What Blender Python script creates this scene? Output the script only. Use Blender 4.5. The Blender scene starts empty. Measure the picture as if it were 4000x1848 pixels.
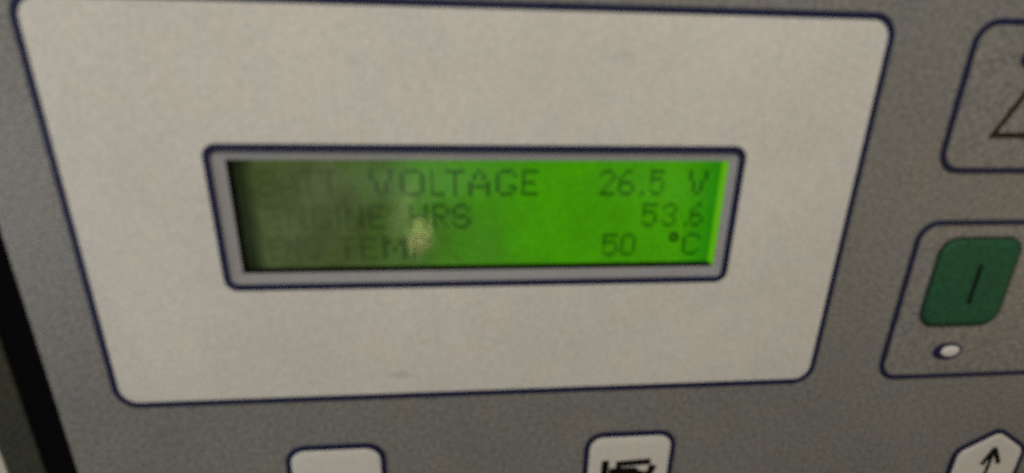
import bpy, bmesh, math, random
from mathutils import Matrix, Vector

random.seed(7)
S = 0.07                      # 1 panel unit = 70 mm (camera stands 1 unit in front of the faceplate)
sc = bpy.context.scene
col = sc.collection

# ------------------------------------------------------------------ camera
def rotvec(r):
    v = Vector(r)
    return Matrix.Rotation(v.length, 3, v.normalized())
PANEL = Matrix(((1, 0, 0), (0, 0, -1), (0, 1, 0)))      # panel (u right, v up, w out) -> world
def P(u, v, w=0.0):
    return PANEL @ Vector((u * S, v * S, w * S))

cam = bpy.data.cameras.new('camera')
cam_o = bpy.data.objects.new('camera', cam)
col.objects.link(cam_o)
cam_o.matrix_world = Matrix.Translation(P(0, 0, 1)) @ (PANEL @ rotvec((-0.32893969, -0.0884774394, 0.00407688619))).to_4x4()
cam.sensor_width = 36.0
cam.lens = 36.0 * 2001.23 / 4000.0
cam.clip_start = 0.002
cam.clip_end = 50
cam.dof.use_dof = True
cam.dof.focus_distance = 4.0 * S
cam.dof.aperture_fstop = 15
sc.camera = cam_o

# ------------------------------------------------------------------ world and lamps
world = bpy.data.worlds.new('World')
sc.world = world
world.use_nodes = True
bg = world.node_tree.nodes['Background']
bg.inputs[0].default_value = (0.95, 0.92, 0.85, 1)
bg.inputs[1].default_value = 0.035

def area(name, u, v, w, tu, tv, tw, power, size, size_y, color, soft=False, shape='RECTANGLE', roll=0.0):
    l = bpy.data.lights.new(name, 'AREA')
    l.energy = power; l.color = color
    l.shape = shape; l.size = size * S; l.size_y = size_y * S
    o = bpy.data.objects.new(name, l); col.objects.link(o)
    o.location = P(u, v, w)
    d = P(tu, tv, tw) - o.location
    o.rotation_euler = (d.to_track_quat('-Z', 'Y').to_matrix() @ Matrix.Rotation(roll, 3, 'Z')).to_euler()
    if soft:                                   # bright middle fading to the rim, so the mirrored glare has soft edges
        l.use_nodes = True
        nt = l.node_tree; em = nt.nodes['Emission']
        g = nt.nodes.new('ShaderNodeNewGeometry')
        m = nt.nodes.new('ShaderNodeVectorMath'); m.operation = 'DISTANCE'
        nt.links.new(g.outputs['Parametric'], m.inputs[0]); m.inputs[1].default_value = (0.5, 0.5, 0)
        r = nt.nodes.new('ShaderNodeMapRange'); r.interpolation_type = 'SMOOTHSTEP'
        r.inputs[1].default_value = 0.5; r.inputs[2].default_value = 0.08
        r.inputs[3].default_value = 0.0; r.inputs[4].default_value = 1.0
        nt.links.new(m.outputs['Value'], r.inputs[0]); nt.links.new(r.outputs[0], em.inputs[1])
    return o

area('ceiling_lamp', 0.3, 3.4, 3.6, 0, -.3, 0, 0.77, 2.4, 1.2, (1.0, 0.955, 0.86))
area('side_fill', -3.2, -0.7, 2.2, -0.6, -.4, 0, 0.105, 1.6, 1.6, (0.95, 0.975, 1.0))  # fill light added to brighten and cool the left of the panel
area('warm_fill', 5.4, -1.5, 3.0, 1.2, -.5, 0, 0.070, 2.0, 1.6, (1.0, 0.70, 0.32))  # fill light added for a warm tint on the right of the faceplate
# lights added behind the camera to put haze and glare in the window's reflection
def mirrored(name, u, v, t, su, sv, power, color, roll=0.0):
    area(name, u * t, v * t, t - 1, 0, 0, 0, power, su * t, sv * t, color, True, 'ELLIPSE', roll)
mirrored('haze_light_a', -0.12, -0.225, 4, 0.62, 0.13, 0.0055, (1.0, 0.98, 0.84))
mirrored('haze_light_b', -0.34, -0.315, 4, 0.24, 0.24, 0.0026, (1.0, 1.0, 0.86))
mirrored('glare_light_c', -0.097, -0.337, 4, 0.080, 0.105, 0.0044, (1.0, 0.84, 0.40), -0.25)
mirrored('glare_light_d', -0.128, -0.285, 4, 0.055, 0.18, 0.0016, (1.0, 0.88, 0.52), -0.45)
mirrored('haze_light_e', 0.38, -0.235, 4, 0.36, 0.12, 0.0006, (0.95, 1.0, 0.90))

sc.view_settings.view_transform = 'Standard'
sc.view_settings.look = 'None'
sc.view_settings.exposure = 0.0
sc.view_settings.gamma = 1.0
sc.cycles.use_denoising = False
sc.cycles.filter_width = 2.2
sc.cycles.use_adaptive_sampling = True      # leave the grain of a dim, high-gain exposure
sc.cycles.adaptive_threshold = 0.25
sc.cycles.adaptive_min_samples = 48
sc.cycles.sample_clamp_indirect = 4
sc.cycles.max_bounces = 8

# ------------------------------------------------------------------ materials
def mat(name):
    m = bpy.data.materials.new(name); m.use_nodes = True
    nt = m.node_tree
    return m, nt, nt.nodes['Principled BSDF']

def coated(name, rgb, rough=0.5, spec=0.5, grain=0.10, tint=0.05, specks=0.0, bump=0.15, smudge=None, scale=150.0):
    """printed / painted surface: fine grain, faint colour mottling, dust specks, textured film"""
    m, nt, b = mat(name)
    N, L = nt.nodes, nt.links
    tc = N.new('ShaderNodeTexCoord')
    mp = N.new('ShaderNodeMapping'); mp.inputs['Scale'].default_value = (1 / S, 1 / S, 1 / S)
    L.new(tc.outputs['Object'], mp.inputs[0])
    n1 = N.new('ShaderNodeTexNoise'); n1.inputs['Scale'].default_value = scale; n1.inputs['Detail'].default_value = 3; n1.inputs['Roughness'].default_value = 0.7
    L.new(mp.outputs[0], n1.inputs['Vector'])
    r1 = N.new('ShaderNodeMapRange'); r1.inputs[1].default_value = 0.25; r1.inputs[2].default_value = 0.75
    r1.inputs[3].default_value = 1 - grain; r1.inputs[4].default_value = 1 + grain
    L.new(n1.outputs['Fac'], r1.inputs[0])
    n2 = N.new('ShaderNodeTexNoise'); n2.inputs['Scale'].default_value = 9.0; n2.inputs['Detail'].default_value = 5; n2.inputs['Roughness'].default_value = 0.65
    L.new(mp.outputs[0], n2.inputs['Vector'])
    mixc = N.new('ShaderNodeMix'); mixc.data_type = 'RGBA'
    lo = tuple(c * k for c, k in zip(rgb, (1 - tint, 1 - tint * .4, 1 + tint * .6)))
    hi = tuple(c * k for c, k in zip(rgb, (1 + tint, 1 + tint * .5, 1 - tint * .9)))
    mixc.inputs[6].default_value = (*lo, 1); mixc.inputs[7].default_value = (*hi, 1)
    r2 = N.new('ShaderNodeMapRange'); r2.inputs[1].default_value = 0.35; r2.inputs[2].default_value = 0.65
    L.new(n2.outputs['Fac'], r2.inputs[0]); L.new(r2.outputs[0], mixc.inputs[0])
    mul = N.new('ShaderNodeVectorMath'); mul.operation = 'SCALE'
    L.new(mixc.outputs[2], mul.inputs[0]); L.new(r1.outputs[0], mul.inputs['Scale'])
    cg = N.new('ShaderNodeVectorMath'); cg.operation = 'MULTIPLY_ADD'
    L.new(n1.outputs['Color'], cg.inputs[0]); cg.inputs[1].default_value = (grain * .6,) * 3; cg.inputs[2].default_value = (1 - grain * .3,) * 3
    cm = N.new('ShaderNodeVectorMath'); cm.operation = 'MULTIPLY'
    L.new(mul.outputs[0], cm.inputs[0]); L.new(cg.outputs[0], cm.inputs[1]); mul = cm
    n3 = N.new('ShaderNodeTexNoise'); n3.inputs['Scale'].default_value = 3.2; n3.inputs['Detail'].default_value = 6; n3.inputs['Roughness'].default_value = 0.6; n3.inputs['Distortion'].default_value = 0.6
    L.new(mp.outputs[0], n3.inputs['Vector'])
    r3 = N.new('ShaderNodeMapRange'); r3.inputs[1].default_value = 0.3; r3.inputs[2].default_value = 0.7; r3.inputs[3].default_value = 0.945; r3.inputs[4].default_value = 1.045
    L.new(n3.outputs['Fac'], r3.inputs[0])
    mu3 = N.new('ShaderNodeVectorMath'); mu3.operation = 'SCALE'; L.new(mul.outputs[0], mu3.inputs[0]); L.new(r3.outputs[0], mu3.inputs['Scale'])
    cur = mu3.outputs[0]
    rgh = N.new('ShaderNodeMapRange'); rgh.inputs[1].default_value = 0.3; rgh.inputs[2].default_value = 0.7; rgh.inputs[3].default_value = max(0.05, rough - 0.08); rgh.inputs[4].default_value = rough + 0.08
    L.new(n3.outputs['Fac'], rgh.inputs[0]); L.new(rgh.outputs[0], b.inputs['Roughness'])
    if specks > 0:
        for sca, th, shade, amt in ((34.0, 0.13, 0.45, specks), (27.0, 0.11, 1.75, specks * 0.8)):
            vo = N.new('ShaderNodeTexVoronoi'); vo.inputs['Scale'].default_value = sca
            dn = N.new('ShaderNodeVectorMath'); dn.operation = 'ADD'; dn.inputs[1].default_value = (shade * 3, 0, shade * 5)
            wv = N.new('ShaderNodeVectorMath'); wv.operation = 'SCALE'; wv.inputs['Scale'].default_value = 0.035
            L.new(n1.outputs['Color'], wv.inputs[0])
            ad = N.new('ShaderNodeVectorMath'); ad.operation = 'ADD'
            L.new(mp.outputs[0], dn.inputs[0]); L.new(dn.outputs[0], ad.inputs[0]); L.new(wv.outputs[0], ad.inputs[1])
            L.new(ad.outputs[0], vo.inputs['Vector'])
            rr = N.new('ShaderNodeMapRange'); rr.inputs[1].default_value = th; rr.inputs[2].default_value = th * 0.4
            rr.inputs[3].default_value = 0; rr.inputs[4].default_value = 1
            L.new(vo.outputs['Distance'], rr.inputs[0])
            sel = N.new('ShaderNodeSeparateColor'); L.new(vo.outputs['Color'], sel.inputs[0])
            gt = N.new('ShaderNodeMath'); gt.operation = 'GREATER_THAN'; gt.inputs[1].default_value = 0.80
            L.new(sel.outputs[0], gt.inputs[0])
            mm = N.new('ShaderNodeMath'); mm.operation = 'MULTIPLY'; L.new(rr.outputs[0], mm.inputs[0]); L.new(gt.outputs[0], mm.inputs[1])
            m2 = N.new('ShaderNodeMath'); m2.operation = 'MULTIPLY'; m2.inputs[1].default_value = amt; L.new(mm.outputs[0], m2.inputs[0])
            mx = N.new('ShaderNodeMix'); mx.data_type = 'RGBA'
            L.new(m2.outputs[0], mx.inputs[0]); L.new(cur, mx.inputs[6])
            mx.inputs[7].default_value = (*[min(1, c * shade) for c in rgb], 1)
            cur = mx.outputs[2]
    if smudge:
        for (su, sv, ru, rv, amt) in smudge:
            ds = N.new('ShaderNodeVectorMath'); ds.operation = 'SUBTRACT'; ds.inputs[1].default_value = (su, 0, sv)
            L.new(mp.outputs[0], ds.inputs[0])
            dv = N.new('ShaderNodeVectorMath'); dv.operation = 'MULTIPLY'; dv.inputs[1].default_value = (1 / ru, 0, 1 / rv)
            L.new(ds.outputs[0], dv.inputs[0])
            ln = N.new('ShaderNodeVectorMath'); ln.operation = 'LENGTH'; L.new(dv.outputs[0], ln.inputs[0])
            ad = N.new('ShaderNodeMath'); ad.operation = 'ADD'; L.new(ln.outputs['Value'], ad.inputs[0]); L.new(n1.outputs['Fac'], ad.inputs[1])
            rr = N.new('ShaderNodeMapRange'); rr.interpolation_type = 'SMOOTHSTEP'
            rr.inputs[1].default_value = 1.5; rr.inputs[2].default_value = 0.6; rr.inputs[3].default_value = 0; rr.inputs[4].default_value = amt
            L.new(ad.outputs[0], rr.inputs[0])
            mx = N.new('ShaderNodeMix'); mx.data_type = 'RGBA'
            L.new(rr.outputs[0], mx.inputs[0]); L.new(cur, mx.inputs[6]); mx.inputs[7].default_value = (*[c * 0.5 for c in rgb], 1)
            cur = mx.outputs[2]
    L.new(cur, b.inputs['Base Color'])
    b.inputs['Specular IOR Level'].default_value = spec
    if bump:
        bp = N.new('ShaderNodeBump'); bp.inputs['Strength'].default_value = bump; bp.inputs['Distance'].default_value = 0.0002
        L.new(n1.outputs['Fac'], bp.inputs['Height']); L.new(bp.outputs[0], b.inputs['Normal'])
    return m

M_white = coated('white_print', (0.72, 0.69, 0.63), 0.55, 0.3, 0.15, 0.018, 0.3, 0.2, scale=120,
                 smudge=[(-0.148, -0.664, 0.040, 0.012, 0.42), (0.30, 0.015, 0.03, 0.02, 0.12), (-0.20, -0.005, 0.025, 0.02, 0.12)])
M_grey = coated('grey_print', (0.230, 0.223, 0.209), 0.42, 0.5, 0.60, 0.035, 0.6, 0.35, scale=115)
M_navy = coated('navy_print', (0.010, 0.012, 0.055), 0.5, 0.3, 0.2, 0.05, 0, 0.1)
M_black_print = coated('black_print', (0.006, 0.005, 0.004), 0.7, 0.12, 0.2, 0.05, 0, 0.1)
M_brown_print = coated('brown_print', (0.018, 0.013, 0.008), 0.6, 0.2, 0.2, 0.05, 0, 0.1)
M_key_mark = coated('key_mark', (0.006, 0.014, 0.009), 0.7, 0.12, 0.2, 0.05, 0, 0.1)
M_bezel = coated('bezel_grey', (0.36, 0.355, 0.365), 0.5, 0.4, 0.10, 0.03, 0.2, 0.15)
M_green = coated('green_key', (0.021, 0.100, 0.046), 0.6, 0.25, 0.60, 0.10, 0.15, 0.2)
M_keyrim = coated('key_rim', (0.014, 0.030, 0.022), 0.5, 0.3, 0.2, 0.05, 0, 0.1)
M_rubber = coated('black_rubber', (0.0035, 0.003, 0.0035), 0.9, 0.04, 0.3, 0.05, 0.2, 0.3)
M_rim = coated('dark_housing', (0.044, 0.046, 0.036), 0.7, 0.15, 0.9, 0.12, 0.4, 0.5)
M_cream = coated('cream_paint', (0.62, 0.58, 0.50), 0.5, 0.4, 0.08, 0.04, 0.2, 0.2)
M_lens = coated('led_lens', (0.80, 0.76, 0.72), 0.25, 0.5, 0.04, 0.02, 0, 0.0)
M_well = coated('well_dark', (0.020, 0.024, 0.010), 0.7, 0.2, 0.2, 0.05, 0, 0.1)

def screen_material():
    """green edge-lit liquid crystal display: the backlight is strong at its right end; reflected haze is painted into the dim left"""
    m, nt, b = mat('lcd_backlight')
    N, L = nt.nodes, nt.links
    tc = N.new('ShaderNodeTexCoord')
    mp = N.new('ShaderNodeMapping'); mp.inputs['Scale'].default_value = (1 / S, 1 / S, 1 / S)
    L.new(tc.outputs['Object'], mp.inputs[0])
    sp = N.new('ShaderNodeSeparateXYZ'); L.new(mp.outputs[0], sp.inputs[0])
    n = N.new('ShaderNodeTexNoise'); n.inputs['Scale'].default_value = 8; n.inputs['Detail'].default_value = 4; n.inputs['Roughness'].default_value = 0.6
    L.new(mp.outputs[0], n.inputs['Vector'])
    ng = N.new('ShaderNodeTexNoise'); ng.inputs['Scale'].default_value = 120; ng.inputs['Detail'].default_value = 3
    L.new(mp.outputs[0], ng.inputs['Vector'])
    def math_(op, a, bb, c=None):
        k = N.new('ShaderNodeMath'); k.operation = op
        for i, x in enumerate((a, bb, c)):
            if x is None: continue
            if isinstance(x, (int, float)): k.inputs[i].default_value = x
            else: L.new(x, k.inputs[i])
        return k.outputs[0]
    def ramp(x, a, bb, lo, hi):
        r = N.new('ShaderNodeMapRange'); r.interpolation_type = 'SMOOTHSTEP'
        L.new(x, r.inputs[0])
        for i, q in enumerate((a, bb, lo, hi)): r.inputs[i + 1].default_value = q
        return r.outputs[0]
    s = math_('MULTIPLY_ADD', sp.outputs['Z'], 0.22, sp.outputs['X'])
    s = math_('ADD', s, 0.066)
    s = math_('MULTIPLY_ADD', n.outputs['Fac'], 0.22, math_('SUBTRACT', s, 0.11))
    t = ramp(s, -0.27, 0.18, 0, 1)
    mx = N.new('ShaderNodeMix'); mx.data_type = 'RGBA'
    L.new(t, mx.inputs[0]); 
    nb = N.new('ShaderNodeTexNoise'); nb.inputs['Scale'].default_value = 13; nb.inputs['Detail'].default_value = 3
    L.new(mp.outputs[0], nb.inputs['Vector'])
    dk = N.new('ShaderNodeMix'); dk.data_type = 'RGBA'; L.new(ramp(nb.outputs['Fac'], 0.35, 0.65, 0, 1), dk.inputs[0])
    dk.inputs[6].default_value = (0.047, 0.068, 0.017, 1); dk.inputs[7].default_value = (0.065, 0.100, 0.029, 1)  # dim left colours, with the window's reflected haze painted into the emission
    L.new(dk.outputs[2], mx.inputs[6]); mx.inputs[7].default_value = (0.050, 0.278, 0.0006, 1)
    e = ramp(sp.outputs['X'], 0.44, 0.56, 0, 1)
    m3 = N.new('ShaderNodeMix'); m3.data_type = 'RGBA'
    L.new(e, m3.inputs[0]); L.new(mx.outputs[2], m3.inputs[6]); m3.inputs[7].default_value = (0.012, 0.22, 0.001, 1)
    k = ramp(sp.outputs['X'], -0.442, -0.402, 0.20, 1)
    g = ramp(ng.outputs['Fac'], 0.2, 0.8, 0.82, 1.18)
    k = math_('MULTIPLY', k, g)
    k = math_('MULTIPLY', k, ramp(n.outputs['Fac'], 0.25, 0.75, 0.9, 1.12))
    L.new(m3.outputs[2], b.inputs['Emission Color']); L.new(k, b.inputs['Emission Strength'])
    b.inputs['Base Color'].default_value = (0.002, 0.004, 0.001, 1)
    b.inputs['Specular IOR Level'].default_value = 0.05
    b.inputs['Roughness'].default_value = 0.5
    return m
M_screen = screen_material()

def emit_material(name, rgb, strength):
    m, nt, b = mat(name)
    b.inputs['Base Color'].default_value = (*rgb, 1)
    b.inputs['Emission Color'].default_value = (*rgb, 1); b.inputs['Emission Strength'].default_value = strength
    return m
M_strip = emit_material('backlight_end', (0.17, 0.56, 0.005), 0.58)

def segment_material():
    """liquid crystal segments that let part of the backlight through; the paler left end paints in the fading by viewing angle and haze"""
    m = bpy.data.materials.new('lcd_segment'); m.use_nodes = True
    nt = m.node_tree; nt.nodes.clear(); N, L = nt.nodes, nt.links
    o = N.new('ShaderNodeOutputMaterial'); t = N.new('ShaderNodeBsdfTransparent')
    tc = N.new('ShaderNodeTexCoord'); sp = N.new('ShaderNodeSeparateXYZ'); L.new(tc.outputs['Object'], sp.inputs[0])
    r = N.new('ShaderNodeMapRange'); r.interpolation_type = 'SMOOTHSTEP'; L.new(sp.outputs['X'], r.inputs[0])
    r.inputs[1].default_value = -0.36 * S; r.inputs[2].default_value = 0.0
    mx = N.new('ShaderNodeMix'); mx.data_type = 'RGBA'; L.new(r.outputs[0], mx.inputs[0])
    mx.inputs[6].default_value = (0.76, 0.78, 0.82, 1); mx.inputs[7].default_value = (0.22, 0.30, 0.45, 1)  # left colour paler: washed-out look of angle and haze put into the tint
    L.new(mx.outputs[2], t.inputs[0]); L.new(t.outputs[0], o.inputs[0])
    return m
M_seg = segment_material()

def window_material():
    """clear acrylic, slightly scuffed: reflects by Fresnel, lets the rest through"""
    m = bpy.data.materials.new('clear_window'); m.use_nodes = True
    nt = m.node_tree; nt.nodes.clear(); N, L = nt.nodes, nt.links
    o = N.new('ShaderNodeOutputMaterial'); t = N.new('ShaderNodeBsdfTransparent'); g = N.new('ShaderNodeBsdfGlossy')
    f = N.new('ShaderNodeFresnel'); f.inputs[0].default_value = 1.5
    mx = N.new('ShaderNodeMixShader')
    tc = N.new('ShaderNodeTexCoord'); n = N.new('ShaderNodeTexNoise'); n.inputs['Scale'].default_value = 14 / S; n.inputs['Detail'].default_value = 4
    L.new(tc.outputs['Object'], n.inputs['Vector'])
    bp = N.new('ShaderNodeBump'); bp.inputs['Strength'].default_value = 0.12; bp.inputs['Distance'].default_value = 0.0003
    L.new(n.outputs['Fac'], bp.inputs['Height']); L.new(bp.outputs[0], g.inputs['Normal'])
    g.inputs['Roughness'].default_value = 0.05
    L.new(f.outputs[0], mx.inputs[0]); L.new(t.outputs[0], mx.inputs[1]); L.new(g.outputs[0], mx.inputs[2]); L.new(mx.outputs[0], o.inputs[0])
    return m
M_window = window_material()

# ------------------------------------------------------------------ mesh helpers (panel units)
def link(name, verts, faces, material, parent=None, smooth=False):
    me = bpy.data.meshes.new(name)
    me.from_pydata([P(*v) for v in verts], [], faces)
    bm = bmesh.new(); bm.from_mesh(me)
    bmesh.ops.recalc_face_normals(bm, faces=bm.faces)
    bm.to_mesh(me); bm.free()
    me.materials.append(material)
    if smooth:
        for p in me.polygons: p.use_smooth = True
    o = bpy.data.objects.new(name, me); col.objects.link(o)
    if parent: o.parent = parent
    return o

def rrect(x0, x1, y0, y1, r, n=8):
    r = max(r, 1e-5); pts = []
    for cx, cy, a in ((x1 - r, y1 - r, 0), (x0 + r, y1 - r, 90), (x0 + r, y0 + r, 180), (x1 - r, y0 + r, 270)):
        for i in range(n + 1):
            t = math.radians(a + 90 * i / n)
            pts.append((cx + r * math.cos(t), cy + r * math.sin(t)))
    return pts

def inset(pts, d):
    """move a convex counter-clockwise outline inwards by d"""
    n = len(pts); out = []
    for i in range(n):
        p, q, s = Vector(pts[i - 1]), Vector(pts[i]), Vector(pts[(i + 1) % n])
        a = (q - p); b = (s - q)
        if a.length < 1e-9: a = b
        if b.length < 1e-9: b = a
        na = Vector((-a.y, a.x)).normalized(); nb = Vector((-b.y, b.x)).normalized()
        m = na + nb
        k = d / max(0.3, 1 + na.dot(nb))
        out.append(tuple(q + m * k))
    return out

def loft(name, loops, material, parent=None, cap_top=True, cap_bottom=True, smooth=False):
    """loops: list of (outline, w); consecutive loops are bridged"""
    verts, faces = [], []
    n = len(loops[0][0])
    for pts, w in loops:
        verts += [(x, y, w) for x, y in pts]
    for k in range(len(loops) - 1):
        for i in range(n):
            j = (i + 1) % n
            faces.append((k * n + i, k * n + j, (k + 1) * n + j, (k + 1) * n + i))
    if cap_bottom: faces.append(tuple(range(n))[::-1])
    if cap_top: faces.append(tuple(range((len(loops) - 1) * n, len(loops) * n)))
    return link(name, verts, faces, material, parent, smooth)

def slab(name, pts, w0, w1, material, parent=None, bev=0.0):
    if bev <= 0: return loft(name, [(pts, w0), (pts, w1)], material, parent)
    return loft(name, [(pts, w0), (pts, w1 - bev), (inset(pts, bev * .35), w1 - bev * .35), (inset(pts, bev), w1)], material, parent)

def ring(name, outer, inner, w0, w1, material, parent=None):
    n = len(outer); verts = []; faces = []
    for pts, w in ((outer, w0), (outer, w1), (inner, w1), (inner, w0)):
        verts += [(x, y, w) for x, y in pts]
    for k in range(4):
        k2 = (k + 1) % 4
        for i in range(n):
            j = (i + 1) % n
            faces.append((k * n + i, k * n + j, k2 * n + j, k2 * n + i))
    return link(name, verts, faces, material, parent)

def outline_ring(name, pts, width, w0, w1, material, parent=None):
    return ring(name, inset(pts, -width / 2), inset(pts, width / 2), w0, w1, material, parent)

def prism(name, polys, w0, w1, material, parent=None):
    verts, faces = [], []
    for pts in polys:
        b = len(verts); n = len(pts)
        verts += [(x, y, w0) for x, y in pts] + [(x, y, w1) for x, y in pts]
        faces.append(tuple(range(b + n, b + 2 * n))); faces.append(tuple(range(b, b + n))[::-1])
        for i in range(n):
            j = (i + 1) % n; faces.append((b + i, b + j, b + n + j, b + n + i))
    return link(name, verts, faces, material, parent)

def bar(a, b, t):
    a, b = Vector(a), Vector(b); d = (b - a).normalized(); nrm = Vector((-d.y, d.x)) * t / 2
    return [tuple(a - nrm), tuple(b - nrm), tuple(b + nrm), tuple(a + nrm)]

def circle(cx, cy, r, n=32):
    return [(cx + r * math.cos(2 * math.pi * i / n), cy + r * math.sin(2 * math.pi * i / n)) for i in range(n)]

# ------------------------------------------------------------------ the setting: cabinet the module is mounted in
cab = ring('cabinet_panel', rrect(-2.6, 3.2, -2.6, 1.9, 0.02, 2), rrect(-1.028, 1.80, -1.56, 0.62, 0.05, 2), -0.10, -0.004, M_cream)
cab['kind'] = 'structure'

# ------------------------------------------------------------------ the control module
mod = bpy.data.objects.new('control_module', None); col.objects.link(mod)
mod.location = (0, 0, 0)
mod['label'] = 'grey generator control module with white display field, green backlit screen and membrane keys'
mod['category'] = 'control module'

FX0, FX1, FY0, FY1 = -0.878, 1.65, -1.41, 0.47          # faceplate
WX0, WX1, WY0, WY1 = -0.4535, 0.539, -0.4165, -0.1845   # opening over the display
BX0, BX1, BY0, BY1 = -0.484, 0.5635, -0.446, -0.1595    # line round the display
DEEP = -0.026

# faceplate with the display opening cut out of it
fp = ring('faceplate', rrect(FX0, FX1, FY0, FY1, 0.05), rrect(BX0, BX1, BY0, BY1, 0.020), -0.09, 0.0, M_grey, mod)
ring('gasket', rrect(FX0 - 0.075, FX1 + 0.075, FY0 - 0.075, FY1 + 0.075, 0.07), rrect(FX0 - 0.001, FX1 + 0.001, FY0 - 0.001, FY1 + 0.001, 0.05), -0.10, -0.012, M_rubber, mod)
ring('housing_rim', rrect(FX0 - 0.148, FX1 + 0.148, FY0 - 0.148, FY1 + 0.148, 0.10), rrect(FX0 - 0.0745, FX1 + 0.0745, FY0 - 0.0745, FY1 + 0.0745, 0.07), -0.10, -0.006, M_rim, mod)

# white field with its navy line
field_pts = rrect(-0.751, 0.8235, -0.7185, 0.0963, 0.043)
fld = ring('display_field', inset(field_pts, 0.002), rrect(BX0 - 0.001, BX1 + 0.001, BY0 - 0.001, BY1 + 0.001, 0.021), 0.0003, 0.0022, M_white, mod)
outline_ring('field_outline', field_pts, 0.0130, 0.0003, 0.0034, M_navy, fld)

# grey bezel sloping down to the display, with its navy line
b_out = rrect(BX0, BX1, BY0, BY1, 0.020)
b_mid = inset(b_out, 0.0075)
b_in = rrect(WX0, WX1, WY0, WY1, 0.004)
bz = ring('display_bezel', b_out, b_in, DEEP - 0.004, -0.0005, M_bezel, mod)
for v in bz.data.vertices:                      # inner lip lower than the outer edge
    u_, v_ = v.co.x / S, v.co.z / S
    if WX0 - 1e-4 < u_ < WX1 + 1e-4 and WY0 - 1e-4 < v_ < WY1 + 1e-4 and v.co.y < 0.0045 * S:
        v.co.y = 0.005 * S
outline_ring('bezel_outline', b_out, 0.0128, 0.0003, 0.0034, M_navy, bz)

# recessed display
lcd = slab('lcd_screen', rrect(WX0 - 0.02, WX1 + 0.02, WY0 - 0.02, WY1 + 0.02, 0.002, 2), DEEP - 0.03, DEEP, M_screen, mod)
lcd['label'] = 'green backlit screen showing voltage, engine hours and temperature'
e = 0.0006
slab('backlight_end', [(WX1 - 0.0035, WY0 + 0.001), (WX1 - 0.0002, WY0 + 0.001), (WX1 - 0.0002, WY1 - 0.001), (WX1 - 0.0035, WY1 - 0.001)], DEEP + e, -0.0056, M_strip, mod)
slab('well_wall', [(WX0 + 0.0002, WY0 + 0.001), (WX0 + 0.0035, WY0 + 0.001), (WX0 + 0.0035, WY1 - 0.001), (WX0 + 0.0002, WY1 - 0.001)], DEEP + e, -0.0056, M_well, mod)
slab('well_wall', [(WX0 + 0.004, WY0 + 0.0002), (WX1 - 0.004, WY0 + 0.0002), (WX1 - 0.004, WY0 + 0.0030), (WX0 + 0.004, WY0 + 0.0030)], DEEP + e, -0.0056, M_well, mod)  # bottom wall coloured dark to draw the shadow line below the screen
slab('display_window', [(WX0 + 0.0003, WY0 + 0.0003), (WX1 - 0.0003, WY0 + 0.0003), (WX1 - 0.0003, WY1 - 0.0003), (WX0 + 0.0003, WY1 - 0.0003)], -0.0052, -0.0035, M_window, mod)

# characters
FONT = {   # 5 x 7 cells per character, one number per row from the top
    'B': (30, 17, 17, 30, 17, 17, 30), 'A': (4, 10, 10, 17, 31, 17, 17), 'T': (31, 4, 4, 4, 4, 4, 4), 'V': (17, 17, 17, 10, 10, 10, 4),
    'O': (14, 17, 17, 17, 17, 17, 14), 'L': (16, 16, 16, 16, 16, 16, 31), 'G': (14, 17, 16, 16, 19, 17, 14), 'E': (31, 16, 16, 30, 16, 16, 31),
    'N': (17, 25, 25, 21, 19, 19, 17), 'I': (4, 4, 4, 4, 4, 4, 4), 'H': (17, 17, 17, 31, 17, 17, 17), 'R': (30, 17, 17, 30, 20, 18, 17),
    'S': (14, 17, 16, 14, 1, 17, 14), 'M': (17, 27, 27, 21, 21, 17, 17), 'P': (30, 17, 17, 30, 16, 16, 16), 'C': (14, 17, 16, 16, 16, 17, 14),
    '0': (14, 17, 17, 17, 17, 17, 14), '2': (14, 17, 1, 2, 4, 8, 31), '3': (14, 17, 1, 6, 1, 17, 14), '5': (31, 16, 30, 17, 1, 17, 14), '6': (6, 8, 16, 30, 17, 17, 14)}
def glyph(ch, x0, x1, y0, y1, parent):
    cells = [(c, r) for r, bits in enumerate(FONT[ch]) for c in range(5) if bits >> (4 - c) & 1] if ch in FONT else [(0, 0)]
    cw = (x1 - x0) / (1 if ch in '.I' else 5); rh = (y1 - y0) / (1 if ch == '.' else 7)
    verts, faces = [], []
    for c, r in cells:
        if ch == 'I': c = 0
        a, b_ = x0 + c * cw, x0 + (c + 0.94) * cw
        t_, q = y1 - r * rh, y1 - (r + 0.94) * rh
        n = len(verts); verts += [(a, q, DEEP + 0.0012), (b_, q, DEEP + 0.0012), (b_, t_, DEEP + 0.0012), (a, t_, DEEP + 0.0012)]
        faces.append((n, n + 1, n + 2, n + 3))
    return link('character', verts, faces, M_seg, parent)

rows = [
    (-0.207, -0.262, [('B', -.408, -.374), ('A', -.370, -.331), ('T', -.328, -.294), ('T', -.290, -.252), ('V', -.194, -.146), ('O', -.134, -.083) , ('L', -.072, -.044),
                      ('T', -.042, -.004), ('A', .003, .049), ('G', .059, .103), ('E', .113, .147),
                      ('2', .275, .309), ('6', .316, .351), ('.', .366, .373), ('5', .384, .414), ('V', .467, .509)]),
    (-0.279, -0.332, [('E', -.402, -.370), ('N', -.361, -.323), ('G', -.315, -.273), ('I', -.264, -.256), ('N', -.247, -.210), ('E', -.200, -.168),
                      ('H', -.118, -.080), ('R', -.070, -.036), ('S', -.030, .008),
                      ('5', .374, .407), ('3', .419, .450), ('.', .469, .476), ('6', .480, .509)]),
    (-0.347, -0.398, [('E', -.405, -.378), ('N', -.371, -.341), ('G', -.334, -.299), ('T', -.268, -.230), ('E', -.221, -.186), ('M', -.176, -.124), ('P', -.113, -.076),
                      ('5', .292, .326), ('0', .332, .366), ('C', .471, .512)]),
]
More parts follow.
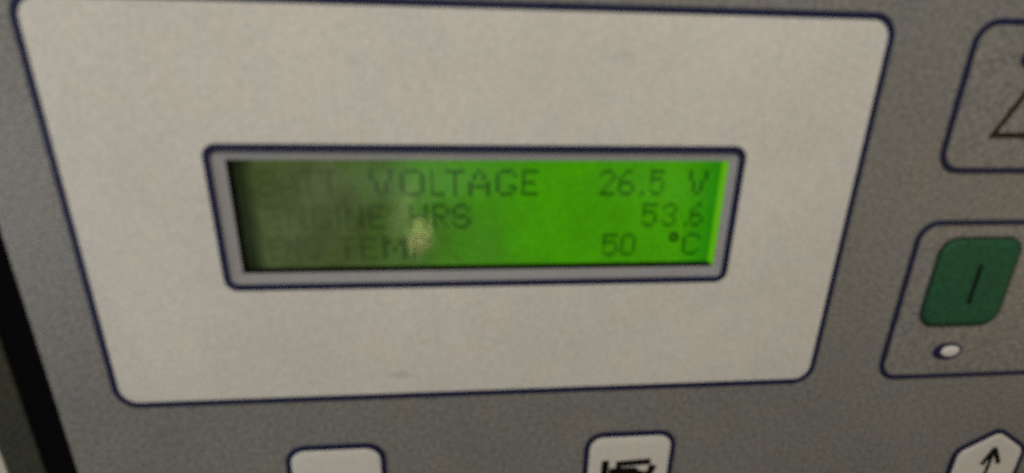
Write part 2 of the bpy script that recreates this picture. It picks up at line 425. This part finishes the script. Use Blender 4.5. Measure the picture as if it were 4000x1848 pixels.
for top, bot, chars in rows:
    for ch, x0, x1 in chars:
        if ch == '.': glyph(ch, x0, x1, bot, bot + 0.009, lcd)
        else: glyph(ch, x0, x1, bot, top, lcd)
ring('character', circle(.450, -.356, .0115, 16), circle(.450, -.356, .0045, 16), DEEP + 0.0008, DEEP + 0.0012, M_seg, lcd)

# ---- keys
def lamp(cx, cy, parent):
    def el(x, r): return [(x + (px_ - x) * 1.0, cy + (py_ - cy) * 0.62) for px_, py_ in circle(x, cy, r)]
    l = loft('indicator_lamp', [(el(cx + .008, .0245), 0.0006), (el(cx + .008, .0245), 0.003), (el(cx + .008, .0215), 0.0048), (el(cx + .008, .014), 0.0055)], M_lens, parent, smooth=True)
    ring('lamp_rim', el(cx, .0385), el(cx + .008, .0248), 0.0004, 0.0035, M_navy, l)
    return l

def surround(y0, y1, label):
    pts = rrect(1.0035, 1.470, y0, y1, 0.044)
    k = slab('key_area', inset(pts, 0.004), 0.0003, 0.0022, M_grey, mod)
    k['label'] = label
    outline_ring('key_outline', pts, 0.0120, 0.0003, 0.0034, M_navy, k)
    return k

ka = surround(-0.2018, 0.0930, 'key area with a warning triangle')
tri = [(1.103, -.127), (1.232, -.127), (1.1675, -.004)]
ring('triangle_symbol', inset(tri, -.0055), inset(tri, .0055), 0.0024, 0.0038, M_brown_print, ka)
lamp(1.151, .026, ka)
ks = surround(-0.7180, -0.3202, 'key area with the green start key')
gp = rrect(1.060, 1.266, -0.580, -0.353, 0.044)
sk = loft('start_key', [(inset(gp, 0.006), 0.0024), (inset(gp, 0.006), 0.006), (inset(gp, .012), 0.010), (inset(gp, .022), 0.0115)], M_green, mod)
sk['label'] = 'green start key with a vertical stroke'
ring('key_outline', gp, inset(gp, 0.0125), 0.0024, 0.0050, M_keyrim, sk)
prism('stroke_symbol', [bar((1.168, -.419), (1.168, -.516), 0.0105)], 0.0116, 0.0125, M_key_mark, sk)
lamp(1.165, -.649, ks)

def soft_key(cx, label):
    pts = rrect(cx - .108, cx + .108, -1.070, -0.8530, 0.040)
    ip = inset(pts, 0.004)
    k = loft('soft_key', [(ip, 0.0003), (ip, 0.004), (inset(ip, .006), 0.0065), (inset(ip, .02), 0.0075)], M_white, mod)
    k['label'] = label
    outline_ring('key_outline', pts, 0.0130, 0.0003, 0.0050, M_navy, k)
    return k
soft_key(-.3105, 'plain white key')
k2 = soft_key(.395, 'white key with black engine symbol')
eng = [bar((.3345, -.926), (.3345, -1.010), .0185), bar((.362, -.9385), (.449, -.9345), .0175), bar((.3680, -.941), (.3690, -.962), .0130),
       [(.346, -.9500), (.412, -.9500), (.422, -.960), (.440, -.966), (.440, -1.030), (.362, -1.030), (.346, -1.012)],
       bar((.4575, -.946), (.4435, -.989), .0185), bar((.3345, -.978), (.351, -.978), .012)]
for i, q in enumerate(eng):
    prism('engine_symbol', [q], 0.0077 + 0.0001 * i, 0.0086 + 0.0001 * i, M_black_print, k2)

hx = [(1.487, -1.13), (1.487, -.955), (1.395, -.893), (1.289, -.957), (1.289, -1.13)]
def round_poly(pts, r, n=5):
    out = []
    N_ = len(pts)
    for i in range(N_):
        p, q, s = Vector(pts[i - 1]), Vector(pts[i]), Vector(pts[(i + 1) % N_])
        a, b = (p - q).normalized() * r, (s - q).normalized() * r
        for k in range(n + 1):
            t = k / n
            out.append(tuple((q + a) * (1 - t) ** 2 + q * 2 * t * (1 - t) + (q + b) * t ** 2))
    return out
hp = round_poly(hx, 0.022)
ih = inset(hp, .004)
hk = loft('arrow_key', [(ih, 0.0003), (ih, 0.004), (inset(ih, .006), 0.0065), (inset(ih, .014), 0.0075)], M_white, mod)
hk['label'] = 'white pointed key with a black upward arrow'
outline_ring('key_outline', hp, 0.0125, 0.0003, 0.0050, M_navy, hk)
for i, q in enumerate((bar((1.3925, -.952), (1.3925, -1.075), .0105), bar((1.3925, -.947), (1.372, -1.002), .0125), bar((1.3925, -.947), (1.421, -1.000), .0125))):
    prism('arrow_symbol', [q], 0.0077 + 0.0001 * i, 0.0086 + 0.0001 * i, M_black_print, hk)
